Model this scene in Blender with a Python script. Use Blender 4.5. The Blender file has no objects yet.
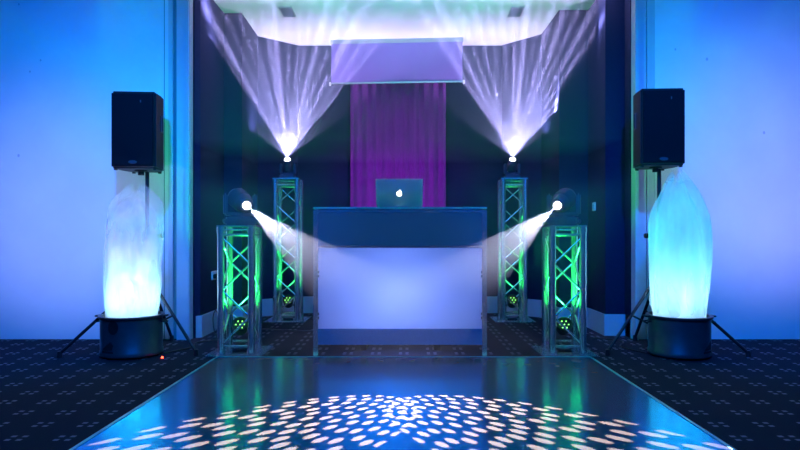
import bpy, bmesh, math, random
from math import pi, sin, cos, tan, radians as R
from mathutils import Vector, Matrix
random.seed(7)
C = bpy.context.scene.collection
S = bpy.context.scene

# ------------------------------------------------------------ camera
cd = bpy.data.cameras.new('camera'); cam = bpy.data.objects.new('camera', cd); C.objects.link(cam)
cam.location = (0, 0, .92); cam.rotation_euler = (R(90), 0, 0)
cd.sensor_width = 36; cd.lens = 27; cd.shift_y = 12/800; cd.shift_x = -5/800; cd.clip_start = .05
S.camera = cam
S.view_settings.view_transform = 'Standard'; S.view_settings.look = 'None'
S.view_settings.gamma = 1; S.view_settings.use_curve_mapping = False
S.view_settings.exposure = 0
S.cycles.use_adaptive_sampling = False
S.cycles.use_denoising = True
S.cycles.max_bounces = 8; S.cycles.transparent_max_bounces = 24
S.cycles.volume_bounces = 0
S.cycles.caustics_reflective = False; S.cycles.caustics_refractive = False
S.cycles.sample_clamp_indirect = 4

w = bpy.data.worlds.new('world'); S.world = w; w.use_nodes = True
bgn = w.node_tree.nodes['Background']; bgn.inputs[0].default_value = (.004, .03, .16, 1); bgn.inputs[1].default_value = .22

def look(o, d):
    o.rotation_euler = Vector(d).to_track_quat('-Z', 'Y').to_euler()
def spot(name, loc, to, col, power, half, blend=.6, rad=.05):
    l = bpy.data.lights.new(name, 'SPOT'); l.energy = power; l.color = col
    l.spot_size = R(2*half); l.spot_blend = blend; l.shadow_soft_size = rad
    o = bpy.data.objects.new(name, l); C.objects.link(o); o.location = loc
    look(o, Vector(to)-Vector(loc)); return o
def area(name, loc, to, col, power, sx, sy):
    l = bpy.data.lights.new(name, 'AREA'); l.energy = power; l.color = col
    l.shape = 'RECTANGLE'; l.size = sx; l.size_y = sy
    o = bpy.data.objects.new(name, l); C.objects.link(o); o.location = loc
    look(o, Vector(to)-Vector(loc)); return o

# teal fill for the alcove ceiling, from spots added unseen in the room
spot('unseen_ceiling_fill', (-.7, 3.3, 2.6), (-.5, 5.3, 3.24), (0, .8, .85), 330, 19, 1, .1)
spot('unseen_ceiling_fill', (.7, 3.3, 2.6), (.5, 5.3, 3.24), (0, .8, .85), 330, 19, 1, .1)
# blue and teal fill lamps added out of view for floor, booth and towers
area('unseen_room_fill', (0, 1.0, 3.1), (0, 5.0, .8), (.0, .10, 1), 85, 2.5, .3)
area('unseen_room_fill', (0, 1.6, 3.15), (0, 4.9, .3), (.0, 1, .72), 9, 2.5, .2)
spot('unseen_room_fill', (-.5, 1.2, 2.8), (-1.25, 5.4, .75), (0, .10, 1), 150, 13, .7)
spot('unseen_room_fill', (.5, 1.2, 2.8), (1.2, 5.4, .75), (0, .10, 1), 150, 13, .7)
# added unseen spots, one pair a side: azure near the alcove, lavender further out
spot('unseen_wall_fill', (-1.35, 2.5, 2.7), (-3.15, 5.4, 1.25), (0, .17, 1), 620, 42, 1)
spot('unseen_wall_fill', (1.35, 2.5, 2.7), (3.25, 5.4, 1.25), (0, .15, 1), 620, 42, 1)
spot('unseen_wall_fill', (-2.9, 3.2, .9), (-3.1, 5.4, 1.15), (.36, .40, 1), 138, 33, 1, .1)
spot('unseen_wall_fill', (3.3, 3.2, .9), (3.3, 5.4, 1.45), (.44, .42, 1), 150, 35, 1, .1)

# ------------------------------------------------------------ gobo lamps (moving heads)
class NT:
    def __init__(s, t): s.t = t
    def m(s, op, a, b=0.0, c=0.0):
        n = s.t.nodes.new('ShaderNodeMath'); n.operation = op
        for i, v in enumerate((a, b, c)):
            if isinstance(v, (int, float)): n.inputs[i].default_value = v
            else: s.t.links.new(v, n.inputs[i])
        return n.outputs[0]
    def dot(s, a, vec):
        n = s.t.nodes.new('ShaderNodeVectorMath'); n.operation = 'DOT_PRODUCT'
        s.t.links.new(a, n.inputs[0]); n.inputs[1].default_value = vec
        return n.outputs['Value']
def frame(d):
    W = Vector(d).normalized(); U = W.cross(Vector((0, 0, 1)))
    if U.length < .5: U = W.cross(Vector((0, 1, 0)))
    U.normalize(); return U, U.cross(W), W
def gobo_base(o, d, UV=None):
    l = o.data; l.use_nodes = True; t = l.node_tree; n = NT(t)
    em = t.nodes['Emission']; g = t.nodes.new('ShaderNodeNewGeometry').outputs['Incoming']
    U, V, W = frame(d)
    if UV: U, V = UV
    wv = n.dot(g, W)
    return n, em, n.m('DIVIDE', n.dot(g, U), wv), n.m('DIVIDE', n.dot(g, V), wv), t

def fan_lamp(loc, to, power, seed, a0, a1, k=11.0, half=58):
    """a row of prism beams between the angles a0 and a1, tipped towards the room, plus a weak spill"""
    o = spot('moving_head_lamp', loc, to, (.62, .50, 1), power, half, .25, .005)
    d = Vector(to)-Vector(loc); W = d.normalized()
    U = Vector((1, 0, 0)); U = (U-W*U.dot(W)).normalized(); V = W.cross(U)
    n, em, a, b, t = gobo_base(o, d, (U, V))
    an = n.m('ARCTANGENT', a)
    q = n.m('ADD', n.m('MULTIPLY', an, k), seed); idx = n.m('FLOOR', q); x = n.m('SUBTRACT', n.m('FRACT', q), .5)
    h1 = n.m('FRACT', n.m('MULTIPLY', n.m('ADD', n.m('SINE', n.m('MULTIPLY', idx, 12.9+seed)), 2.0), 43.7))
    h2 = n.m('FRACT', n.m('MULTIPLY', n.m('ADD', n.m('SINE', n.m('MULTIPLY', idx, 7.3+seed)), 2.0), 71.3))
    db = n.m('ADD', b, .63)
    rb = n.m('DIVIDE', n.m('ADD', db, n.m('MULTIPLY', n.m('SUBTRACT', h1, .5), .10)), .085)
    xx = n.m('DIVIDE', n.m('ADD', x, n.m('MULTIPLY', n.m('SUBTRACT', h1, .5), .3)), n.m('ADD', n.m('MULTIPLY', h2, .14), .17))
    ray = n.m('EXPONENT', n.m('MULTIPLY', n.m('ADD', n.m('MULTIPLY', xx, xx), n.m('MULTIPLY', rb, rb)), -1.0))
    ray = n.m('MULTIPLY', ray, n.m('ADD', n.m('MULTIPLY', h2, .7), .5))
    sheet = n.m('MULTIPLY', n.m('EXPONENT', n.m('MULTIPLY', n.m('MULTIPLY', db, db), -70.0)), .14)
    win = n.m('MULTIPLY', n.m('GREATER_THAN', an, a0), n.m('LESS_THAN', an, a1))
    spill = n.m('MULTIPLY', n.m('EXPONENT', n.m('MULTIPLY', n.m('MULTIPLY', n.m('SUBTRACT', b, .38), n.m('SUBTRACT', b, .38)), -4.0)), .023)
    t.links.new(n.m('ADD', spill, n.m('MULTIPLY', win, n.m('ADD', ray, sheet))), em.inputs['Strength'])
    return o
def dot_lamp(loc, to, power, half=9.0, rot=0.0, hole=.0):
    o = spot('moving_head_lamp', loc, to, (1, .88, .98), power, half+1, .0, .004)
    d = Vector(to)-Vector(loc)
    n, em, a, b, t = gobo_base(o, d)
    k = 1/tan(R(half)); N = 7.0
    a = n.m('MULTIPLY', a, k); b = n.m('MULTIPLY', b, 1.12*k)
    r = n.m('SQRT', n.m('ADD', n.m('MULTIPLY', a, a), n.m('MULTIPLY', b, b)))
    th = n.m('ADD', n.m('ARCTAN2', b, a), rot)
    ring = n.m('FLOOR', n.m('ADD', n.m('MULTIPLY', r, N), .5))
    cnt = n.m('ADD', n.m('MULTIPLY', ring, 5.0), 1.0)
    ph = n.m('MULTIPLY', n.m('SINE', n.m('MULTIPLY', ring, 12.9)), 3.0)
    fr = n.m('SUBTRACT', n.m('FRACT', n.m('ADD', n.m('DIVIDE', n.m('MULTIPLY', th, cnt), 2*pi), ph)), .5)
    arc = n.m('MULTIPLY', fr, n.m('DIVIDE', n.m('MULTIPLY', ring, 2*pi/N), cnt))
    dr = n.m('SUBTRACT', r, n.m('DIVIDE', ring, N))
    dd = n.m('SQRT', n.m('ADD', n.m('MULTIPLY', arc, arc), n.m('MULTIPLY', dr, dr)))
    on = n.m('MULTIPLY', n.m('LESS_THAN', dd, .325/N), n.m('LESS_THAN', r, 1.02))
    on = n.m('MULTIPLY', on, n.m('GREATER_THAN', r, hole))
    t.links.new(on, em.inputs['Strength'])
    return o

# ------------------------------------------------------------ materials
def mat(name, col, rough=.5, metal=0, emis=None, estr=0, spec=.5, trans=0):
    m = bpy.data.materials.new(name); m.use_nodes = True; p = m.node_tree.nodes['Principled BSDF']
    p.inputs['Base Color'].default_value = (*col, 1); p.inputs['Roughness'].default_value = rough
    p.inputs['Metallic'].default_value = metal; p.inputs['Specular IOR Level'].default_value = spec
    if emis: p.inputs['Emission Color'].default_value = (*emis, 1); p.inputs['Emission Strength'].default_value = estr
    return m
def noise_mat(name, c1, c2, scale, rough=.6, bump=.0, metal=0, stretch=(1, 1, 1), spec=.5):
    m = mat(name, c1, rough, metal, spec=spec); t = m.node_tree; p = t.nodes['Principled BSDF']
    tc = t.nodes.new('ShaderNodeTexCoord'); mp = t.nodes.new('ShaderNodeMapping'); mp.inputs['Scale'].default_value = stretch
    ns = t.nodes.new('ShaderNodeTexNoise'); ns.inputs['Scale'].default_value = scale; ns.inputs['Detail'].default_value = 5
    cr = t.nodes.new('ShaderNodeValToRGB'); cr.color_ramp.elements[0].position = .35; cr.color_ramp.elements[1].position = .65
    cr.color_ramp.elements[0].color = (*c1, 1); cr.color_ramp.elements[1].color = (*c2, 1)
    t.links.new(tc.outputs['Object'], mp.inputs[0]); t.links.new(mp.outputs[0], ns.inputs[0])
    t.links.new(ns.outputs[0], cr.inputs[0]); t.links.new(cr.outputs[0], p.inputs['Base Color'])
    if bump:
        b = t.nodes.new('ShaderNodeBump'); b.inputs['Strength'].default_value = bump; b.inputs['Distance'].default_value = .01
        t.links.new(ns.outputs[0], b.inputs['Height']); t.links.new(b.outputs[0], p.inputs['Normal'])
    return m
M = {}
def wall_mat():
    m = noise_mat('white_wall_paint', (.74, .76, .78), (.82, .83, .84), 1.6, .75, .05, spec=.2)
    t = m.node_tree; n = NT(t); p = t.nodes['Principled BSDF']
    tc = t.nodes.new('ShaderNodeTexCoord'); mp = t.nodes.new('ShaderNodeMapping'); mp.inputs['Scale'].default_value = (3.2, 1, 2.4)
    v = t.nodes.new('ShaderNodeTexVoronoi'); v.inputs['Scale'].default_value = 1.0
    mp2 = t.nodes.new('ShaderNodeMapping'); mp2.inputs['Rotation'].default_value = (0, .9, 0)
    t.links.new(tc.outputs['Object'], mp.inputs[0]); t.links.new(mp.outputs[0], v.inputs[0])
    s = n.m('LESS_THAN', v.outputs['Distance'], .035)
    mx = t.nodes.new('ShaderNodeMix'); mx.data_type = 'RGBA'; mx.inputs[7].default_value = (.34, .36, .4, 1)
    src = p.inputs['Base Color'].links[0].from_socket
    t.links.new(n.m('MULTIPLY', s, .6), mx.inputs[0]); t.links.new(src, mx.inputs[6]); t.links.new(mx.outputs[2], p.inputs['Base Color'])
    return m
M['wall'] = wall_mat()
M['trim'] = noise_mat('white_trim_gloss', (.50, .54, .56), (.56, .58, .60), 3, .4)
M['groove'] = mat('shadow_gap', (.10, .26, .24), .8)
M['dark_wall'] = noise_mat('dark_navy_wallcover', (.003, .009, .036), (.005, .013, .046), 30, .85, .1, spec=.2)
M['ceiling'] = noise_mat('white_ceiling_paint', (.78, .78, .80), (.84, .84, .85), 2, .8)
M['purple'] = noise_mat('plum_fabric', (.14, .018, .20), (.19, .028, .26), 14, .8, .2, stretch=(6, 1, 1), spec=.2)
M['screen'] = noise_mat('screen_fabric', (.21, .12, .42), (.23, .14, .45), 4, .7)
M['blackp'] = noise_mat('black_plastic', (.004, .004, .006), (.007, .007, .010), 60, .5, .05, spec=.25)
M['head'] = noise_mat('dark_head_plastic', (.03, .04, .075), (.04, .05, .09), 50, .4, .04)
M['grille'] = noise_mat('black_speaker_grille', (.002, .002, .004), (.007, .007, .010), 350, .7, .3, spec=.12)
M['steel_black'] = mat('black_powder_coat', (.014, .014, .018), .35, .3)
M['badge'] = mat('grey_badge', (.06, .065, .08), .5, .3)
M['alu'] = noise_mat('brushed_aluminium', (.62, .64, .66), (.74, .75, .77), 40, .27, .03, .86, (1, 1, .1))
M['edge'] = mat('teal_lit_aluminium', (.4, 1, .85), .3, .4)  # teal light falling on the metal is put into its colour
M['drum'] = noise_mat('black_drum_metal', (.07, .075, .09), (.09, .095, .11), 12, .38, .03, .6)
M['navy'] = noise_mat('navy_mesh_lycra', (.10, .22, .26), (.13, .25, .30), 120, .8, .1, spec=.2)
M['unlit_strip'] = noise_mat('unlit_screen_lycra', (.05, .28, .55), (.06, .31, .6), 80, .8, .05, spec=.2)  # darker blue stands for the screen fabric where no backlight reaches
M['laptop'] = mat('laptop_aluminium', (.55, .56, .58), .35, .9)
M['white_glow'] = mat('glowing_white', (1, 1, 1), .5, 0, (1, 1, 1), 6)
M['lens'] = mat('glowing_lens', (1, 1, 1), .2, 0, (.9, .93, 1), 9)
M['led'] = mat('green_led', (.5, 1, .4), .3, 0, (.3, 1, .12), 5)
M['red_led'] = mat('red_led', (1, .1, .05), .3, 0, (1, .05, .02), 12)
M['socket'] = mat('white_socket', (.85, .87, .85), .4)
M['vent'] = mat('grey_vent', (.3, .31, .36), .5)
M['cable'] = mat('black_rubber', (.01, .01, .012), .5)
M['mark'] = mat('dark_print', (.004, .004, .006), .6)
M['mark_pale'] = mat('pale_print', (.16, .18, .22), .6)

def carpet_mat():
    m = noise_mat('dark_navy_carpet', (.010, .012, .022), (.020, .023, .036), 220, .95, .5, spec=.1)
    t = m.node_tree; n = NT(t); p = t.nodes['Principled BSDF']
    sp = t.nodes.new('ShaderNodeSeparateXYZ'); tc = t.nodes.new('ShaderNodeTexCoord'); t.links.new(tc.outputs['Object'], sp.inputs[0])
    PX, PY = .221, .200
    fx = n.m('MULTIPLY', n.m('FRACT', n.m('DIVIDE', n.m('ADD', sp.outputs[0], 50.066), PX)), PX)
    fy = n.m('MULTIPLY', n.m('FRACT', n.m('DIVIDE', n.m('ADD', sp.outputs[1], 50.155), PY)), PY)
    cx = n.m('SUBTRACT', n.m('ABSOLUTE', n.m('SUBTRACT', fx, PX/2)), .026)
    cy = n.m('SUBTRACT', n.m('ABSOLUTE', n.m('SUBTRACT', fy, PY/2)), .024)
    ok = n.m('MULTIPLY', n.m('LESS_THAN', n.m('ABSOLUTE', cx), .0125), n.m('LESS_THAN', n.m('ABSOLUTE', cy), .011))
    mx = t.nodes.new('ShaderNodeMix'); mx.data_type = 'RGBA'; mx.inputs[7].default_value = (.22, .23, .29, 1)
    src = p.inputs['Base Color'].links[0].from_socket
    t.links.new(ok, mx.inputs[0]); t.links.new(src, mx.inputs[6]); t.links.new(mx.outputs[2], p.inputs['Base Color'])
    return m
M['carpet'] = carpet_mat()

def dance_mat():
    m = bpy.data.materials.new('glossy_blue_black_dance_floor'); m.use_nodes = True; t = m.node_tree; n = NT(t); t.nodes.clear()
    o = t.nodes.new('ShaderNodeOutputMaterial'); g = t.nodes.new('ShaderNodeBsdfGlossy'); d = t.nodes.new('ShaderNodeBsdfDiffuse')
    g.inputs['Color'].default_value = (.008, .36, .60, 1); d.inputs['Color'].default_value = (.42, .38, .33, 1)
    x = t.nodes.new('ShaderNodeMixShader'); x.inputs[0].default_value = .78
    ns = t.nodes.new('ShaderNodeTexNoise'); ns.inputs['Scale'].default_value = 9
    tc = t.nodes.new('ShaderNodeTexCoord'); t.links.new(tc.outputs['Object'], ns.inputs[0])
    t.links.new(n.m('ADD', n.m('MULTIPLY', ns.outputs[0], .08), .13), g.inputs['Roughness'])
    t.links.new(d.outputs[0], x.inputs[1]); t.links.new(g.outputs[0], x.inputs[2]); t.links.new(x.outputs[0], o.inputs[0])
    return m
M['dance'] = dance_mat()

def scrim_mat():
    m = bpy.data.materials.new('white_backlit_lycra'); m.use_nodes = True; t = m.node_tree; t.nodes.clear()
    o = t.nodes.new('ShaderNodeOutputMaterial'); a = t.nodes.new('ShaderNodeBsdfTranslucent'); b = t.nodes.new('ShaderNodeBsdfDiffuse')
    a.inputs[0].default_value = (.9, .9, .95, 1); b.inputs[0].default_value = (.8, .8, .85, 1)
    x = t.nodes.new('ShaderNodeMixShader'); x.inputs[0].default_value = .3
    t.links.new(a.outputs[0], x.inputs[1]); t.links.new(b.outputs[0], x.inputs[2]); t.links.new(x.outputs[0], o.inputs[0])
    return m
M['scrim'] = scrim_mat()

def silk_mat(name, cover, zlow, ztop):
    m = bpy.data.materials.new(name); m.use_nodes = True; t = m.node_tree; t.nodes.clear(); n = NT(t)
    o = t.nodes.new('ShaderNodeOutputMaterial'); a = t.nodes.new('ShaderNodeBsdfTranslucent'); b = t.nodes.new('ShaderNodeBsdfDiffuse'); c = t.nodes.new('ShaderNodeBsdfTransparent')
    a.inputs[0].default_value = (.95, .95, .97, 1); b.inputs[0].default_value = (.9, .9, .93, 1)
    x = t.nodes.new('ShaderNodeMixShader'); x.inputs[0].default_value = .5
    t.links.new(a.outputs[0], x.inputs[1]); t.links.new(b.outputs[0], x.inputs[2])
    tc = t.nodes.new('ShaderNodeTexCoord'); mp = t.nodes.new('ShaderNodeMapping'); mp.inputs['Scale'].default_value = (7, 7, 1.6)
    ns = t.nodes.new('ShaderNodeTexNoise'); ns.inputs['Scale'].default_value = 1.3; ns.inputs['Detail'].default_value = 3
    t.links.new(tc.outputs['Object'], mp.inputs[0]); t.links.new(mp.outputs[0], ns.inputs[0])
    sp = t.nodes.new('ShaderNodeSeparateXYZ'); t.links.new(tc.outputs['Object'], sp.inputs[0])
    hz = n.m('DIVIDE', n.m('SUBTRACT', ztop, sp.outputs[2]), ztop-zlow)      # 1 at low weave, 0 at the frayed tips
    hz = n.m('MINIMUM', n.m('MAXIMUM', hz, 0.0), 1.0)
    al = n.m('MULTIPLY', n.m('ADD', n.m('MULTIPLY', ns.outputs[0], .7), .4), n.m('MULTIPLY', n.m('POWER', hz, .55), cover))
    al = n.m('MINIMUM', al, 1.0)
    y = t.nodes.new('ShaderNodeMixShader'); t.links.new(al, y.inputs[0]); t.links.new(c.outputs[0], y.inputs[1]); t.links.new(x.outputs[0], y.inputs[2])
    t.links.new(y.outputs[0], o.inputs[0])
    return m
def haze_mat(stops):
    """density by height: list of (z, density)"""
    m = bpy.data.materials.new('stage_haze'); m.use_nodes = True; t = m.node_tree; t.nodes.clear()
    o = t.nodes.new('ShaderNodeOutputMaterial'); v = t.nodes.new('ShaderNodeVolumeScatter')
    tc = t.nodes.new('ShaderNodeNewGeometry'); sp = t.nodes.new('ShaderNodeSeparateXYZ'); t.links.new(tc.outputs['Position'], sp.inputs[0])
    z0, z1 = stops[0][0], stops[-1][0]; dm = max(d for z, d in stops)
    mr = t.nodes.new('ShaderNodeMapRange'); mr.inputs[1].default_value = z0; mr.inputs[2].default_value = z1
    t.links.new(sp.outputs[2], mr.inputs[0]); cr = t.nodes.new('ShaderNodeValToRGB'); t.links.new(mr.outputs[0], cr.inputs[0])
    e = cr.color_ramp.elements
    while len(e) < len(stops): e.new(.5)
    for i, (z, d) in enumerate(stops): e[i].position = (z-z0)/(z1-z0+1e-6); e[i].color = (d/dm,)*3+(1,)
    n = NT(t)
    if len(stops) > 1: t.links.new(n.m('MULTIPLY', cr.outputs[0], dm), v.inputs['Density'])
    else: v.inputs['Density'].default_value = dm
    v.inputs['Color'].default_value = (.62, .74, 1, 1); v.inputs['Anisotropy'].default_value = .2
    t.links.new(v.outputs[0], o.inputs['Volume']); return m

# ------------------------------------------------------------ mesh helpers
def bm(): return bmesh.new()
def link(name, b, m, parent=None, loc=None, smooth=False, ms=None):
    me = bpy.data.meshes.new(name); bmesh.ops.recalc_face_normals(b, faces=b.faces); b.to_mesh(me); b.free()
    if smooth:
        for p in me.polygons: p.use_smooth = True
        me.set_sharp_from_angle(angle=R(40))
    o = bpy.data.objects.new(name, me); C.objects.link(o)
    for q in (ms or [m]): me.materials.append(q)
    if parent: o.parent = parent
    if loc: o.location = loc
    return o
def box(b, c, s, rot=None, bev=0, mi=0):
    r = bmesh.ops.create_cube(b, size=1); vs = r['verts']
    mt = Matrix.Translation(c) @ (rot if rot else Matrix.Identity(4)) @ Matrix.Diagonal((*s, 1))
    bmesh.ops.transform(b, matrix=mt, verts=vs)
    fs = set(f for v in vs for f in v.link_faces)
    for f in fs: f.material_index = mi
    if bev:
        es = set(e for v in vs for e in v.link_edges)
        bmesh.ops.bevel(b, geom=list(es), offset=bev, segments=2, affect='EDGES')
    return b
def cyl(b, p0, p1, r0, r1=None, seg=16, caps=True):
    p0, p1 = Vector(p0), Vector(p1); d = p1-p0; r1 = r0 if r1 is None else r1
    q = d.to_track_quat('Z', 'Y').to_matrix().to_4x4()
    bmesh.ops.create_cone(b, cap_ends=caps, segments=seg, radius1=r0, radius2=r1, depth=d.length, matrix=Matrix.Translation((p0+p1)/2) @ q)
    return b
def lathe(b, prof, seg=40, c=(0, 0, 0), mtx=None):
    rings = []
    for r, z in prof:
        rings.append([b.verts.new((c[0]+r*cos(2*pi*i/seg), c[1]+r*sin(2*pi*i/seg), c[2]+z)) for i in range(seg)] if r > 1e-5 else [b.verts.new((c[0], c[1], c[2]+z))])
    for A, B in zip(rings, rings[1:]):
        for i in range(seg):
            j = (i+1) % seg
            f = [A[i % len(A)], A[j % len(A)], B[j % len(B)], B[i % len(B)]]
            u = []
            [u.append(x) for x in f if x not in u]
            if len(u) > 2: b.faces.new(u)
    if mtx: bmesh.ops.transform(b, matrix=mtx, verts=[v for r in rings for v in r])
    return b
def tube(b, pts, r, seg=8):
    pts = [Vector(p) for p in pts]; rings = []
    for i, p in enumerate(pts):
        d = (pts[min(i+1, len(pts)-1)]-pts[max(i-1, 0)]).normalized()
        u = d.cross(Vector((0, 0, 1))); u = u.normalized() if u.length > .01 else Vector((1, 0, 0)); v = d.cross(u)
        rings.append([b.verts.new(p+r*(u*cos(2*pi*k/seg)+v*sin(2*pi*k/seg))) for k in range(seg)])
    for A, B in zip(rings, rings[1:]):
        for k in range(seg): b.faces.new((A[k], A[(k+1) % seg], B[(k+1) % seg], B[k]))
    b.faces.new(rings[0]); b.faces.new(rings[-1]); return b
def curve(pts, n=8):
    P = [Vector(p) for p in pts]; P = [P[0]]+P+[P[-1]]; out = []
    for i in range(1, len(P)-2):
        for k in range(n):
            t = k/n; a, b_, c, d = P[i-1], P[i], P[i+1], P[i+2]
            out.append(.5*((2*b_)+(c-a)*t+(2*a-5*b_+4*c-d)*t*t+(3*b_-a-3*c+d)*t**3))
    out.append(P[-2]); return out
def prism(b, pts, axis, a0, a1):
    """polygon pts (2D) extruded along axis 'x','y' or 'z'"""
    def P(p, a): return {'y': (p[0], a, p[1]), 'z': (p[0], p[1], a), 'x': (a, p[0], p[1])}[axis]
    A = [b.verts.new(P(p, a0)) for p in pts]; B = [b.verts.new(P(p, a1)) for p in pts]
    b.faces.new(A); b.faces.new(B[::-1])
    for i in range(len(pts)): j = (i+1) % len(pts); b.faces.new((A[i], A[j], B[j], B[i]))
    return b
def tag(o, label, cat, group=None):
    o['label'] = label; o['category'] = cat
    if group: o['group'] = group
    return o
def thing(name, label, cat, loc=(0, 0, 0), rz=0, group=None):
    o = bpy.data.objects.new(name, None); C.objects.link(o); o.location = loc; o.rotation_euler = (0, 0, rz); o.empty_display_size = .1
    return tag(o, label, cat, group)
def dup(root, loc, rz, label, scale=None):
    r = root.copy(); C.objects.link(r); r.location = loc; r.rotation_euler = (0, 0, rz); r['label'] = label
    if scale: r.scale = scale
    for ch in list(root.children):
        c = ch.copy(); C.objects.link(c); c.parent = r
        for g in list(ch.children):
            d = g.copy(); C.objects.link(d); d.parent = c
    return r
def struct(name, b, m, label=None, **k):
    o = link(name, b, m, **k); o['kind'] = 'structure'
    if label: o['label'] = label
    return o

# ------------------------------------------------------------ the room
CH = 3.24
struct('floor', box(bm(), (0, 3.3, -.05), (11, 9.0, .1)), M['carpet'], 'dark navy carpet with small pale dot clusters')
XL, XR = -1.914, 2.05
# front walls either side of the alcove
struct('wall_left', box(bm(), (-3.83, 5.5, CH/2), (3.4, .2, CH)), M['wall'], 'white wall left of the alcove, washed blue')
struct('wall_right', box(bm(), (3.90, 5.5, CH/2), (3.3, .2, CH)), M['wall'], 'white wall right of the alcove, washed blue')
b = bm(); box(b, (-2.11, 5.425, CH/2), (.04, .05, CH)); box(b, (-1.985, 5.41, CH/2), (.12, .08, CH)); box(b, (-1.945, 5.40, CH/2), (.03, .10, CH))
box(b, (-2.067, 5.44, CH/2), (.045, .03, CH), mi=1); box(b, (-2.165, 5.3985, CH/2), (.006, .003, CH), mi=1)
struct('trim_1', b, None, 'pale moulded door lining at the left edge of the alcove', ms=[M['trim'], M['groove']])
b = bm(); box(b, (2.07, 5.40, CH/2), (.03, .10, CH)); box(b, (2.13, 5.425, CH/2), (.08, .05, CH)); box(b, (2.175, 5.44, CH/2), (.012, .03, CH), mi=1); box(b, (2.215, 5.43, CH/2), (.07, .05, CH))
struct('trim_2', b, None, 'pale moulded door lining at the right edge of the alcove', ms=[M['trim'], M['groove']])
# alcove: dark walls follow a stepped, bevelled plan
def alcove(sgn, x0, x1, xs, ys, x2, yb, x3, yw):
    pts = [(x0, 5.45), (x1, 5.6), (x1, ys), (x2, ys), (x2, yb), (x3, yw)]
    return pts
LP = [(-1.914, 5.46), (-1.876, 5.50), (-1.876, 6.22), (-1.69, 6.22), (-1.70, 6.93), (-1.295, 7.26)]
RP = [(2.05, 5.46), (2.05, 5.60), (1.87, 5.60), (1.87, 6.13), (1.575, 6.13), (1.56, 6.86), (1.17, 7.26)]
def wallstrip(pts, z0, z1, t):
    """solid strip along plan polyline pts, thickness t outwards (away from the alcove)"""
    b = bm(); s = 1 if pts[0][0] > 0 else -1
    P = [Vector((x, y, 0)) for x, y in pts]; off = []
    for i, p in enumerate(P):
        ns = []
        for a, c in ((i-1, i), (i, i+1)):
            if a >= 0 and c < len(P):
                d = (P[c]-P[a]).normalized(); nn = Vector((d.y, -d.x, 0)) * s; ns.append(nn)
        m = sum(ns, Vector()); m = m/(m.length_squared/len(ns)) if m.length_squared > 0 else ns[0]
        off.append(p+m*t)
    for z in (0,):
        A = [b.verts.new((p.x, p.y, z0)) for p in P]; B = [b.verts.new((p.x, p.y, z0)) for p in off]
        A2 = [b.verts.new((p.x, p.y, z1)) for p in P]; B2 = [b.verts.new((p.x, p.y, z1)) for p in off]
    n = len(P)
    for i in range(n-1):
        b.faces.new((A[i], A[i+1], A2[i+1], A2[i])); b.faces.new((B[i], B[i+1], B2[i+1], B2[i]))
        b.faces.new((A2[i], A2[i+1], B2[i+1], B2[i])); b.faces.new((A[i], A[i+1], B[i+1], B[i]))
    b.faces.new((A[0], B[0], B2[0], A2[0])); b.faces.new((A[-1], B[-1], B2[-1], A2[-1]))
    return b
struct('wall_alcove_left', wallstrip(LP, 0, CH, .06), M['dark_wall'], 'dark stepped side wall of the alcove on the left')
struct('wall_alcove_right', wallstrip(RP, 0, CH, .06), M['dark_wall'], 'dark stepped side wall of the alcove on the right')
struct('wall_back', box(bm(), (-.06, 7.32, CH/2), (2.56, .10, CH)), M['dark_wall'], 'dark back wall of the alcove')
struct('ceiling', box(bm(), (0, 4.9, CH+.05), (5.6, 5.2, .1)), M['ceiling'], 'white ceiling')
def inset(pts, d):
    return pts
struct('baseboard_left', wallstrip([(x+(.015 if i < 6 else 0), y-(.015 if i > 2 else 0)) for i, (x, y) in enumerate(LP)], 0, .2, .012), M['trim'], 'white skirting along the left alcove wall')
struct('baseboard_right', wallstrip([(x-(.015 if i > 1 else 0), y-.015) for i, (x, y) in enumerate(RP)], 0, .2, .012), M['trim'], 'white skirting along the right alcove wall')
struct('baseboard_back', box(bm(), (-.06, 7.255, .1), (2.44, .02, .2)), M['trim'], 'white skirting along the back wall')

# plum drape on the back wall
b = bm(); n = 60; x0, x1 = -.655, .492; top = 3.0
V = [[b.verts.new((x0+(x1-x0)*i/n, 7.2+.018*sin(i*1.05)+.008*sin(i*.37), z)) for i in range(n+1)] for z in (.02, 1.2, 2.1, top)]
W2 = [[b.verts.new((x0+(x1-x0)*i/n, 7.212+.018*sin(i*1.05)+.008*sin(i*.37), z)) for i in range(n+1)] for z in (.02, 1.2, 2.1, top)]
for A in (V, W2):
    for a, c in zip(A, A[1:]):
        for i in range(n): b.faces.new((a[i], a[i+1], c[i+1], c[i]))
tag(link('wall_drape', b, M['purple'], smooth=True), 'plum purple drape hanging behind the booth in the middle of the back wall', 'drape')

# projection screen, slightly let down
t = thing('projection_screen', 'lilac lit projection screen let down a little from the alcove ceiling', 'projection screen', (-.1, 7.03, 2.968), R(-3.5))
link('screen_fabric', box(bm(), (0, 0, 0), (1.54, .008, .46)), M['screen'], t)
link('casing', box(bm(), (0, .02, .252), (1.56, .07, .055), bev=.008), M['vent'], t)
link('bottom_bar', box(bm(), (0, 0, -.238), (1.56, .022, .018), bev=.004), M['laptop'], t)
for s in (-1, 1): link('end_cap', box(bm(), (s*.785, 0, -.243), (.022, .03, .045), bev=.004), M['socket'], t)
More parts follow.
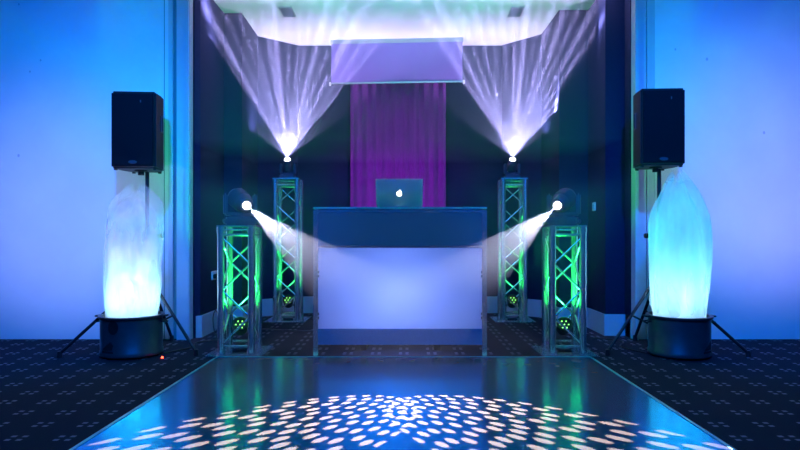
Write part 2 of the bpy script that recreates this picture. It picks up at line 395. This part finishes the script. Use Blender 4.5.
# ceiling vents
for x, lab in ((-1.21, 'small grey ceiling vent above the left rear truss tower'), (1.14, 'small grey ceiling vent above the right rear truss tower')):
    v = thing('ceiling_vent', lab, 'vent', (x, 6.17, CH), 0, 'ceiling vents')
    b = bm()
    for sx in (-1, 1): box(b, (sx*.06, 0, -.006), (.012, .26, .012))
    for sy in (-1, 1): box(b, (0, sy*.124, -.006), (.108, .012, .012))
    link('vent_frame', b, M['laptop'], v)
    b = bm(); box(b, (0, 0, -.002), (.108, .236, .003))
    for k in range(9): box(b, (0, -.1+k*.025, -.007), (.106, .014, .002), Matrix.Rotation(R(30), 4, 'X'))
    link('vent_slats', b, M['vent'], v)
# socket and switch
t = thing('wall_socket', 'pale double socket on the dark left alcove wall behind the truss', 'socket', (-1.876, 5.88, .545), R(90))
link('face_plate', box(bm(), (0, -.006, 0), (.15, .012, .086), bev=.004), M['socket'], t)
for x in (-.036, .036): link('plug', box(bm(), (x, -.028, -.008), (.045, .034, .045), bev=.006), M['blackp'], t)
t = thing('wall_switch', 'small pale light switch on the dark right alcove wall', 'switch', (1.87, 5.92, 1.22), R(-90))
link('face_plate', box(bm(), (0, -.006, 0), (.09, .012, .086), bev=.004), M['socket'], t)
link('rocker', box(bm(), (0, -.014, 0), (.03, .008, .04), bev=.002), M['trim'], t)
t = link('socket_cable', tube(bm(), curve([(-1.84, 5.86, .52), (-1.82, 5.84, .40), (-1.80, 5.86, .24), (-1.79, 5.80, .12), (-1.80, 5.72, .22), (-1.81, 5.66, .17), (-1.79, 5.62, .06), (-1.74, 5.55, .006), (-1.6, 5.5, .006)]), .006), M['cable'], smooth=True)
tag(t, 'black cable looping down from the left wall socket to the carpet', 'cable')

# ------------------------------------------------------------ dance floor
DX0, DX1, DY0, DY1 = -1.41, 1.39, 1.2, 4.52
t = thing('dance_floor', 'glossy dark dance floor with light dots, laid on the carpet', 'dance floor', ((DX0+DX1)/2, (DY0+DY1)/2, 0))
w2, h2 = (DX1-DX0)/2, (DY1-DY0)/2
link('floor_panels', box(bm(), (0, 0, .008), (2*w2, 2*h2, .016)), M['dance'], t)
def ramp(p0, p1, nrm):
    b = bm(); p0, p1, nrm = Vector(p0), Vector(p1), Vector(nrm)
    for p in (p0, p1): pass
    A = [b.verts.new(p) for p in (p0, p0+nrm*.045, p0+nrm*.004+Vector((0, 0, .02)), p0+Vector((0, 0, .02)))]
    B = [b.verts.new(p) for p in (p1, p1+nrm*.045, p1+nrm*.004+Vector((0, 0, .02)), p1+Vector((0, 0, .02)))]
    b.faces.new(A); b.faces.new(B[::-1])
    for i in range(4): j = (i+1) % 4; b.faces.new((A[i], A[j], B[j], B[i]))
    return b
link('edge_ramp', ramp((-w2, -h2, 0), (-w2, h2, 0), (-1, 0, 0)), M['edge'], t)
link('edge_ramp', ramp((w2, -h2, 0), (w2, h2, 0), (1, 0, 0)), M['edge'], t)
link('edge_ramp', ramp((-w2, h2, 0), (w2, h2, 0), (0, 1, 0)), M['edge'], t)

# ------------------------------------------------------------ truss towers
def truss(name, label, H, loc, nseg, flip=1, group='aluminium truss towers'):
    t = thing(name, label, 'truss', loc, 0, group)
    h = .1190; r = .027
    b = bm(); box(b, (0, 0, .006), (.44, .44, .012), bev=.003)
    for sx in (-1, 1):
        for sy in (-1, 1): cyl(b, (sx*.19, sy*.19, .012), (sx*.19, sy*.19, .02), .012, seg=8)
    link('base_plate', b, M['alu'], t)
    for sx in (-1, 1):
        for sy in (-1, 1):
            b = bm(); cyl(b, (sx*h, sy*h, .012), (sx*h, sy*h, H-.012), r, seg=20)
            for z in (.03, H-.03-.012): cyl(b, (sx*h, sy*h, z-.018), (sx*h, sy*h, z+.018), r+.004, seg=20)
            link('chord', b, M['alu'], t, smooth=True)
    z0, z1 = .07, H-.075
    for k, (ax, s) in enumerate((('x', -1), ('x', 1), ('y', -1), ('y', 1))):
        b = bm()
        def P(a, z): return (a*(h-.01), s*h, z) if ax == 'x' else (s*h, a*(h-.01), z)
        for z in (z0, z1): cyl(b, P(-1.0, z), P(1.0, z), .010, seg=10)
        cyl(b, P(-1, H-.035), P(1, H-.035), .006, seg=8)
        a = flip*(1 if (k % 2) else -1)
        for i in range(nseg):
            cyl(b, P(a, z0+.02+(z1-z0-.04)*i/nseg), P(-a, z0+.02+(z1-z0-.04)*(i+1)/nseg), .0085, seg=10); a = -a
        link('lattice', b, M['alu'], t, smooth=True)
    b = bm()
    for s in (-1, 1): box(b, (s*.1195, 0, H-.006), (.052, .29, .012)); box(b, (0, s*.1195, H-.006), (.187, .052, .012))
    link('top_plate', b, M['alu'], t)
    return t
FL = (-1.315, 4.79, 0); FR = (1.267, 4.79, 0); RL = (-1.290, 6.63, 0); RR = (1.185, 6.63, 0)
truss('truss_tower', 'shorter aluminium truss tower standing left of the booth near the dance floor', 1.012, FL, 4, 1)
truss('truss_tower', 'shorter aluminium truss tower standing right of the booth near the dance floor', 1.012, FR, 4, -1)
truss('truss_tower', 'taller aluminium truss tower at the back left of the alcove', 1.56, RL, 7, 1)
truss('truss_tower', 'taller aluminium truss tower at the back right of the alcove', 1.56, RR, 7, -1)

# green uplights inside the towers
def uplight(label, loc, rz, cols, power):
    t = thing('uplight', label, 'stage light', (loc[0], loc[1], .012), rz, 'green uplights inside the truss towers')
    tilt = Matrix.Translation((0, -.005, .195)) @ Matrix.Rotation(R(52), 4, 'X')
    b = bm(); lathe(b, [(0, -.07), (.04, -.07), (.052, -.05), (.056, .02), (.062, .03), (.062, .045), (.054, .045), (.052, .03), (0, .03)], 28, mtx=tilt)
    link('housing', b, M['blackp'], t, smooth=True)
    b = bm()
    tube(b, [(-.068, 0, .195), (-.068, .0, .02), (-.03, 0, .008), (.03, 0, .008), (.068, 0, .02), (.068, 0, .195)], .006)
    box(b, (0, 0, .006), (.11, .10, .012), bev=.003)
    link('bracket', b, M['steel_black'], t)
    for i in range(7):
        r, a = (0, 0) if i == 0 else (.033, i*pi/3)
        b = bm(); lathe(b, [(.0042, .030), (.0036, .033), (0, .037)], 10, c=(r*cos(a), r*sin(a), 0), mtx=tilt)
        link('led', b, M['led'], t)
    p = Vector(loc)+Vector((0, -.045, .275))
    l = spot('uplight_lamp', p, p+Vector((0, .12, 1)), cols, power, 58, .8, .03)
    l.parent = t; l.matrix_parent_inverse = Matrix.Rotation(rz, 4, 'Z').inverted() @ Matrix.Translation(-Vector((loc[0], loc[1], .012)))
    return t
GR = (.02, 1, .13)
uplight('green LED uplight inside the shorter left truss tower', FL, R(12), GR, 130)
uplight('green LED uplight inside the shorter right truss tower', FR, R(-4), GR, 130)
uplight('green LED uplight inside the taller left truss tower', RL, R(8), GR, 60)
uplight('green LED uplight inside the taller right truss tower', RR, R(-8), GR, 60)

# ------------------------------------------------------------ moving heads
def moving_head(label, loc, rz, aim, lr=1.0):
    """aim: local direction of the lens"""
    t = thing('moving_head_light', label, 'stage light', loc, rz, 'moving head lights on the truss towers')
    b = bm(); box(b, (0, 0, .028), (.21, .19, .056), bev=.012)
    for s in (-1, 1): box(b, (s*.108, 0, .03), (.012, .08, .025), bev=.004)
    base = link('base', b, M['head'], t)
    b = bm(); box(b, (0, -.096, .03), (.06, .003, .022)); link('display', b, M['badge'], base)
    b = bm(); cyl(b, (0, 0, .056), (0, 0, .068), .07, seg=28)
    box(b, (0, 0, .078), (.2, .09, .022), bev=.006)
    for s in (-1, 1): box(b, (s*.098, 0, .145), (.028, .095, .15), bev=.012)
    link('yoke', b, M['head'], t)
    d = Vector(aim).normalized(); c = Vector((0, 0, .175))
    # head: rounded body of revolution along aim
    q = d.to_track_quat('Z', 'Y').to_matrix().to_4x4(); mt = Matrix.Translation(c) @ q
    b = bm(); lathe(b, [(0, -.105), (.038, -.10), (.056, -.08), (.068, -.04), (.07, .0), (.066, .05), (.054, .088), (.046, .098), (.036, .10), (.034, .092), (0, .09)], 32, mtx=mt)
    for k in range(6): lathe(b, [(.068, -.045+k*.016), (.073, -.043+k*.016), (.073, -.037+k*.016), (.068, -.035+k*.016)], 32, mtx=mt)
    head = link('head', b, M['head'], t, smooth=True)
    b = bm(); lathe(b, [(.027*lr, .0925), (.027*lr, .104), (.024*lr, .104+.010*lr), (.014*lr, .104+.017*lr), (0, .104+.019*lr)], 24, mtx=mt)
    link('lens', b, M['lens'], head, smooth=True)
    return t
# rear: fans of beams upwards
for (T, lab, to, pw, sd, a0, a1) in ((RL, 'moving head light on the taller left truss tower, beaming upwards', (0, -.04, 1), 8200, 1.0, -.50, .78), (RR, 'moving head light on the taller right truss tower, beaming upwards', (.0, -.04, 1), 8200, 1.7, -.70, .72)):
    lc = (T[0]-.003, T[1], 1.56)
    a = Vector((0, -.5, 1)).normalized(); hd = moving_head(lab, lc, 0, a, 1.6); hd.scale = (.78,)*3
    p = Vector(lc)+.78*(Vector((0, 0, .175))+a*.15)
    fan_lamp(p, p+Vector(to), pw, sd, a0, a1)
# front: dot patterns on the dance floor
for (T, lab, tgt, pw, rot) in ((FL, 'moving head light on the shorter left truss tower, beaming down to the right', (.55, 2.76, 0), 7200, .3), (FR, 'moving head light on the shorter right truss tower, beaming down to the left', (-.57, 2.76, 0), 7200, 1.1)):
    lc = Vector((T[0]+(.005 if T[0] < 0 else -.005), T[1]-.02, 1.012)); c = lc+1.15*Vector((0, 0, .175))
    a = (Vector(tgt)-c).normalized(); rz = math.atan2(a.y, a.x)+pi/2
    rz = R(20) if T[0] < 0 else R(-20)
    hd = moving_head(lab, lc, rz, Matrix.Rotation(-rz, 3, 'Z') @ a); hd.scale = (1.15,)*3
    p = c+a*.14*1.15
    dot_lamp(p, p+a, pw, 9.6, rot)

# ------------------------------------------------------------ booth
BX0, BX1, BY, BH = -.705, .629, 4.60, 1.15
bw = BX1-BX0; bc = (BX0+BX1)/2
t = thing('dj_booth', 'navy topped booth facade with a glowing white front, standing centrally behind the dance floor', 'booth', (bc, BY, 0))
hw = bw/2
for sx in (-1, 1):
    for y in (.018, .60):
        b = bm(); box(b, (sx*(hw-.018), y, BH/2-.01), (.036, .036, BH-.02), bev=.006)
        for z in (.33, .30, .62, .65): box(b, (sx*(hw-.040), y-.002, z), (.012, .04, .02), bev=.002)
        link('frame_post', b, M['alu'], t)
b = bm()
for y in (.018, .60): box(b, (0, y, BH-.03), (bw-.072, .03, .03), bev=.004)
for sx in (-1, 1): box(b, (sx*(hw-.018), .309, BH-.03), (.03, .546, .03), bev=.004)
link('frame_rail', b, M['alu'], t)
for z in (.845, .10): link('cross_rail', box(bm(), (0, .03, z), (bw-.072, .016, .016)), M['alu'], t)
link('tabletop', box(bm(), (0, .31, BH-.008), (bw, .64, .016), bev=.004), M['edge'], t)
link('upper_panel', box(bm(), (0, .012, (BH-.035+.853)/2), (bw-.074, .006, BH-.035-.853)), M['navy'], t)
link('front_screen', box(bm(), (0, .012, (.836+.215)/2), (bw-.074, .004, .836-.215)), M['scrim'], t)
link('unlit_screen_strip', box(bm(), (0, .012, (.213+.092)/2), (bw-.074, .006, .121)), M['unlit_strip'], t)  # unlit bottom of the front screen, made as a separate darker strip
for sx in (-1, 1):
    link('side_panel', box(bm(), (sx*(hw-.018), .309, .60), (.006, .545, .99)), M['navy'], t)
# LED panel inside the booth, behind its front screen
t2 = thing('led_panel', 'LED light panel standing inside the booth behind its glowing front screen', 'stage light', (bc+.0, BY+.35, 0))
link('panel_body', box(bm(), (0, .02, .50), (.80, .03, .42), bev=.005), M['blackp'], t2)
for s in (-1, 1): link('foot', box(bm(), (s*.3, .02, .145), (.05, .2, .29)), M['blackp'], t2)
a = area('led_panel_lamp', (bc, BY+.34, .50), (bc, BY, .50), (.22, .26, 1), 15, .40, .22)
a = area('led_panel_lamp', (bc, BY+.335, .50), (bc, BY, .50), (.10, .42, 1), 3.5, .12, .12)

# laptop
t = thing('laptop', 'silver laptop open on the booth top, its lid glowing with a white logo', 'laptop', (-.044, 4.86, BH), 0)
link('keyboard_deck', box(bm(), (0, .02, .009), (.36, .25, .018), bev=.004), M['laptop'], t)
lid = link('lid', box(bm(), (0, 0, .122), (.365, .008, .244), bev=.003), M['laptop'], t, loc=(0, -.115, .012)); lid.rotation_euler = (R(33), 0, 0)
body = [(0, .36), (.10, .42), (.22, .45), (.36, .43), (.46, .37), (.52, .28), (.45, .22), (.405, .13), (.40, .03), (.44, -.09), (.52, -.17), (.57, -.20), (.52, -.33), (.45, -.45), (.36, -.56), (.26, -.62), (.17, -.62), (.08, -.58), (0, -.56), (-.08, -.58), (-.17, -.62), (-.26, -.62), (-.36, -.56), (-.46, -.43), (-.54, -.26), (-.58, -.08), (-.58, .10), (-.54, .25), (-.46, .37), (-.34, .44), (-.22, .45), (-.10, .42)]
leaf = [(0, .50), (.02, .62), (.09, .72), (.20, .78), (.24, .78), (.23, .68), (.17, .58), (.08, .51)]
b = bm()
for pl in (body, leaf): prism(b, [(x*.034, .120+z*.040) for x, z in pl], 'y', -.0052, -.0040)
link('logo', b, M['white_glow'], lid)

# ------------------------------------------------------------ speakers on stands
def stand(label, loc, feet, top, kdir):
    t = thing('speaker_stand', label, 'speaker stand', loc, 0, 'tripod speaker stands')
    b = bm(); cyl(b, (0, 0, .12), (0, 0, 1.0), .019, seg=16); link('lower_pole', b, M['steel_black'], t, smooth=True)
    b = bm(); cyl(b, (0, 0, 1.0), (0, 0, top), .0155, seg=16); link('upper_pole', b, M['steel_black'], t, smooth=True)
    b = bm(); cyl(b, (0, 0, .90), (0, 0, .965), .032, seg=20)
    col = link('collar', b, M['blackp'], t, smooth=True)
    link('leg_hub', cyl(bm(), (0, 0, .56), (0, 0, .62), .032, seg=20), M['blackp'], t, smooth=True)
    link('brace_hub', cyl(bm(), (0, 0, .15), (0, 0, .19), .03, seg=20), M['blackp'], t, smooth=True)
    b = bm(); cyl(b, (0, 0, .93), (kdir*.10, -.02, .93), .007, seg=10); cyl(b, (kdir*.085, -.017, .93), (kdir*.125, -.025, .93), .02, seg=12)
    link('knob', b, M['blackp'], col)
    for f in feet:
        v = Vector(f)-Vector(loc); b = bm()
        p0 = Vector((0, 0, .59))+v.normalized()*.03; p0.z = .59
        e = Vector((v.x, v.y, .03))
        cyl(b, p0, e, .0125, seg=12)
        cyl(b, Vector((0, 0, .17)), p0.lerp(e, .52), .008, seg=8)
        lg = link('leg', b, M['steel_black'], t, smooth=True)
        b = bm(); cyl(b, (v.x, v.y, 0), (v.x, v.y, .05), .02, .016, seg=12); link('rubber_foot', b, M['cable'], lg)
    return t
def speaker(label, loc, rz, side):
    """origin at bottom centre over the pole; front faces -y; side: which way the pole sits"""
    t = thing('loudspeaker', label, 'speaker', loc, rz, 'loudspeakers on stands'); H = .615
    w = .172
    out = [(-w, -.17), (w, -.17), (w, .02), (w*.72, .17), (-w*.72, .17), (-w, .02)]
    b = bm(); prism(b, out, 'z', .008, H); bmesh.ops.bevel(b, geom=list(b.edges), offset=.014, segments=3, affect='EDGES')
    link('cabinet', b, M['blackp'], t)
    b = bm(); box(b, (0, -.174, H/2+.004), (2*w-.03, .012, H-.05), bev=.005)
    g = link('grille', b, M['grille'], t)
    b = bm(); lathe(b, [(.0, 0), (.032, 0), (.034, .002), (.032, .004), (0, .004)], 24, mtx=Matrix.Translation((0, -.180, .055)) @ Matrix.Diagonal((1, 1, .42, 1)) @ Matrix.Rotation(R(90), 4, 'X'))
    link('badge', b, M['badge'], g)
    b = bm(); box(b, (.06, -.1805, H-.08), (.008, .003, .02)); link('badge', b, M['badge'], g)
    for s in (-1, 1):
        b = bm(); box(b, (s*(w-.001), -.03, .38), (.012, .07, .14), bev=.005); box(b, (s*(w+.006), -.03, .38), (.012, .022, .12), bev=.004)
        link('handle', b, M['steel_black'], t)
    b = bm(); cyl(b, (0, .0, -.0), (0, .0, .012), .05, seg=24); cyl(b, (0, 0, -.03), (0, 0, .0), .024, seg=20)
    link('pole_socket', b, M['blackp'], t)
    for sx in (-1, 1):
        for sy in (-1, 1): link('foot', cyl(bm(), (sx*.15*(1 if sy < 0 else .7), sy*.13, -.004), (sx*.15*(1 if sy < 0 else .7), sy*.13, .01), .014, seg=10), M['cable'], t)
    return t
LS = (-2.105, 4.90, 0); RS = (2.075, 4.90, 0)
stand('black tripod speaker stand behind the left flame machine', LS, [(-2.63, 4.57, 0), (-1.62, 4.65, 0), (-2.06, 5.30, 0)], 1.45, 1)
stand('black tripod speaker stand behind the right flame machine', RS, [(2.63, 4.60, 0), (1.57, 4.65, 0), (2.04, 5.32, 0)], 1.475, -1)
speaker('black loudspeaker on the stand in front of the left wall', (-2.155, 4.90, 1.455), R(4), 1)
speaker('black loudspeaker on the stand in front of the right wall', (2.045, 4.90, 1.48), R(-3), -1)

# ------------------------------------------------------------ flame machines
def flame_machine(label, loc, rz, mirror, ztop, seed, lean, dens):
    t = thing('flame_machine', label, 'flame machine', loc, rz, 'silk flame machines')
    r = .228
    b = bm(); lathe(b, [(0, .012), (r-.01, .012), (r, .02), (r, .05), (r-.004, .055), (r-.004, .292), (r+.006, .298), (r+.012, .306), (r+.012, .318), (r-.012, .318), (r-.014, .30), (r-.02, .26), (0, .255)], 64)
    dr = link('drum', b, M['drum'], t, smooth=True)
    for k in range(6): a = k*pi/3; link('foot', cyl(bm(), (.19*cos(a), .19*sin(a), 0), (.19*cos(a), .19*sin(a), .014), .02, seg=12), M['cable'], t)
    for s in (-1, 1):
        b = bm(); box(b, (s*(r+.022), 0, .308), (.05, .075, .012), bev=.004)
        tube(b, curve([(s*(r+.0), -.03, .27), (s*(r+.04), -.03, .262), (s*(r+.04), .03, .262), (s*(r+.0), .03, .27)], 5), .005)
        link('handle', b, M['steel_black'], t, smooth=False)
    # hand hole on the front wall
    a0 = -pi/2 - .42*mirror
    def wallpt(a, z, rr): return Vector((rr*cos(a), rr*sin(a), z))
    def patch(b, poly, rr=r-.0025):
        vs = [b.verts.new(wallpt(a0+x/r, z, rr)) for x, z in poly]; vo = [b.verts.new(wallpt(a0+x/r, z, rr+.002)) for x, z in poly]
        b.faces.new(vo); n = len(vs)
        for i in range(n): j = (i+1) % n; b.faces.new((vs[i], vs[j], vo[j], vo[i]))
    if mirror > 0:
        b = bm(); patch(b, [(.055+.042*cos(k*pi/8), .245+.052*sin(k*pi/8)) for k in range(16)]); link('hand_hole', b, M['mark'], t)
    # printed mark: triangle of slanted strokes over a row of small blocks
    b = bm(); cxm = -.005 if mirror > 0 else .055
    for k in range(9):
        hh = .012+.010*(k if k < 6 else 11-k)
        x = cxm-.045+k*.011; patch(b, [(x, .075), (x+.005, .075), (x+.005+hh*.35, .075+hh), (x+hh*.35, .075+hh)])
    for k in range(7):
        x = cxm-.055+k*.017; patch(b, [(x, .05), (x+.012, .05), (x+.012, .066), (x, .066)])
    link('printed_mark', b, M['mark'], t)
    # silk: nested wavy sleeves ending in tongues
    rnd = random.Random(seed)
    for layer, (rb, zt, cov, am) in enumerate(((.188, ztop, dens, 1), (.15, ztop-.12, dens*.8, 1.2), (.176, .31+(ztop-.31)*.56, .75, 3.2), (.165, .31+(ztop-.31)*.36, .8, 2))):
        b = bm(); na, nz = 120, 60; ph = [rnd.uniform(0, 6.28) for _ in range(8)]
        rows = []
        for j in range(nz+1):
            s = j/nz; row = []
            for i in range(na):
                a = 2*pi*i/na
                tip = zt-am*(.06*abs(sin(a*2.5+ph[0]))+.035*sin(3*a+ph[1]))
                z = .262+(tip-.262)*s
                fold = .010*sin(9*a+ph[2]+3*s)*min(1, s*4)+.014*sin(4*a+ph[3]-4*s)*s
                close = (1-max(0, (s-(.82 if mirror > 0 else .66))/(.18 if mirror > 0 else .34))**2.4*.85)
                rr = (rb+.03*sin(pi*min(1, s*1.1))*(.6 if mirror > 0 else 1)+fold)*close
                x = rr*cos(a)+lean*s*s*.10+.012*sin(6*s+ph[4])*s; y = rr*sin(a)*.9
                row.append(b.verts.new((x, y, z)))
            rows.append(row)
        for A, B in zip(rows, rows[1:]):
            for i in range(na): b.faces.new((A[i], A[(i+1) % na], B[(i+1) % na], B[i]))
        o = link('silk_flame', b, silk_mat('flame_silk', cov, .3, zt+.02), t, smooth=True)
    return t
flame_machine('black drum flame machine by the left wall, lilac topped silk flame', (-2.130, 4.68, 0), 0, 1, 1.335, 3, .3, .62)
flame_machine('black drum flame machine by the right wall, turquoise topped silk flame', (2.128, 4.66, 0), 0, -1, 1.43, 5, -.05, 1.3)
for x, y, c2, c3 in ((-2.13, 4.68, (.62, .42, 1), 44), (2.128, 4.66, (.0, .66, .58), 30)):
    spot('flame_machine_lamp', (x, y, .275), (x, y, 1.5), (.02, .72, 1), 24, 80, .6, .05)
    l = bpy.data.lights.new('added_glow_lamp', 'POINT'); l.energy = 7; l.color = (.62, .86, 1); l.shadow_soft_size = .05  # point lamp added inside the silk to whiten its base
    o = bpy.data.objects.new('added_glow_lamp', l); C.objects.link(o); o.location = (x, y, .43)
    spot('flame_machine_lamp', (x, y, .275), (x, y, 1.5), c2, c3*2.5, 28, 1, .05)
t = link('indicator_lamp', lathe(bm(), [(.0, 0), (.008, 0), (.008, .007), (.005, .012), (0, .013)], 14, c=(-1.845, 4.56, .0)), M['red_led'], smooth=True)
tag(t, 'tiny glowing red indicator on the carpet beside the left flame machine', 'indicator light')

# cables
for nm, pts, lab in (
    ('power_cable', [(-1.86, 5.9, .006), (-1.5, 5.98, .006), (-1.0, 5.86, .006), (-.6, 5.9, .006), (-.2, 5.95, .006)], 'thin pale cable lying across the carpet behind the booth on the left'),
    ('power_cable', [(-1.90, 4.72, .006), (-1.78, 4.95, .006), (-1.8, 5.2, .006), (-1.68, 5.32, .006), (-1.5, 5.36, .006)], 'cable on the carpet from the left flame machine towards the alcove'),
    ('power_cable', [(1.90, 4.72, .006), (1.80, 5.0, .006), (1.9, 5.25, .006), (1.70, 5.45, .006)], 'cable on the carpet from the right flame machine towards the alcove'),
    ('power_cable', [(-1.06, 6.65, .006), (-.95, 6.9, .05), (-.93, 7.0, .17), (-.9, 7.05, .24), (-.88, 7.0, .1), (-.8, 6.9, .006)], 'black cable looping by the skirting right of the taller left tower')):
    tag(link(nm, tube(bm(), curve(pts), .006), M['badge'] if 'pale' in lab else M['cable'], smooth=True), lab, 'cable')

# purple uplight added out of sight behind the booth to light the drape
def added_floor_can(label, loc, to, col, power, half, nm):
    t = thing('uplight', label, 'stage light', loc)
    b = bm(); lathe(b, [(0, 0), (.07, 0), (.075, .01), (.075, .10), (.068, .11), (.062, .10), (0, .095)], 28); link('housing', b, M['blackp'], t, smooth=True)
    p = Vector(loc)+Vector((0, 0, .12)); spot(nm, p, to, col, power, half, 1, .05)
added_floor_can('added unseen floor uplight behind the booth washing the drape purple', (-.08, 6.25, 0), (-.08, 7.2, 2.0), (.6, .01, .9), 220, 36, 'uplight_lamp')

# ------------------------------------------------------------ haze
for (c, sz, dn, lab) in (((-.02, 5.85, 2.48), (3.7, 1.7, 1.48), [(1.74, .17)], 'haze hanging under the alcove ceiling, catching the upward beams'),
                         ((0, 3.7, .68), (2.9, 2.05, 1.28), [(.04, .005), (.55, .009), (.9, .06), (1.2, .12), (1.33, .0)], 'haze over the dance floor in front of the booth, catching the downward beams')):
    o = link('haze', box(bm(), c, sz), haze_mat(dn)); tag(o, lab, 'haze'); o['kind'] = 'stuff'
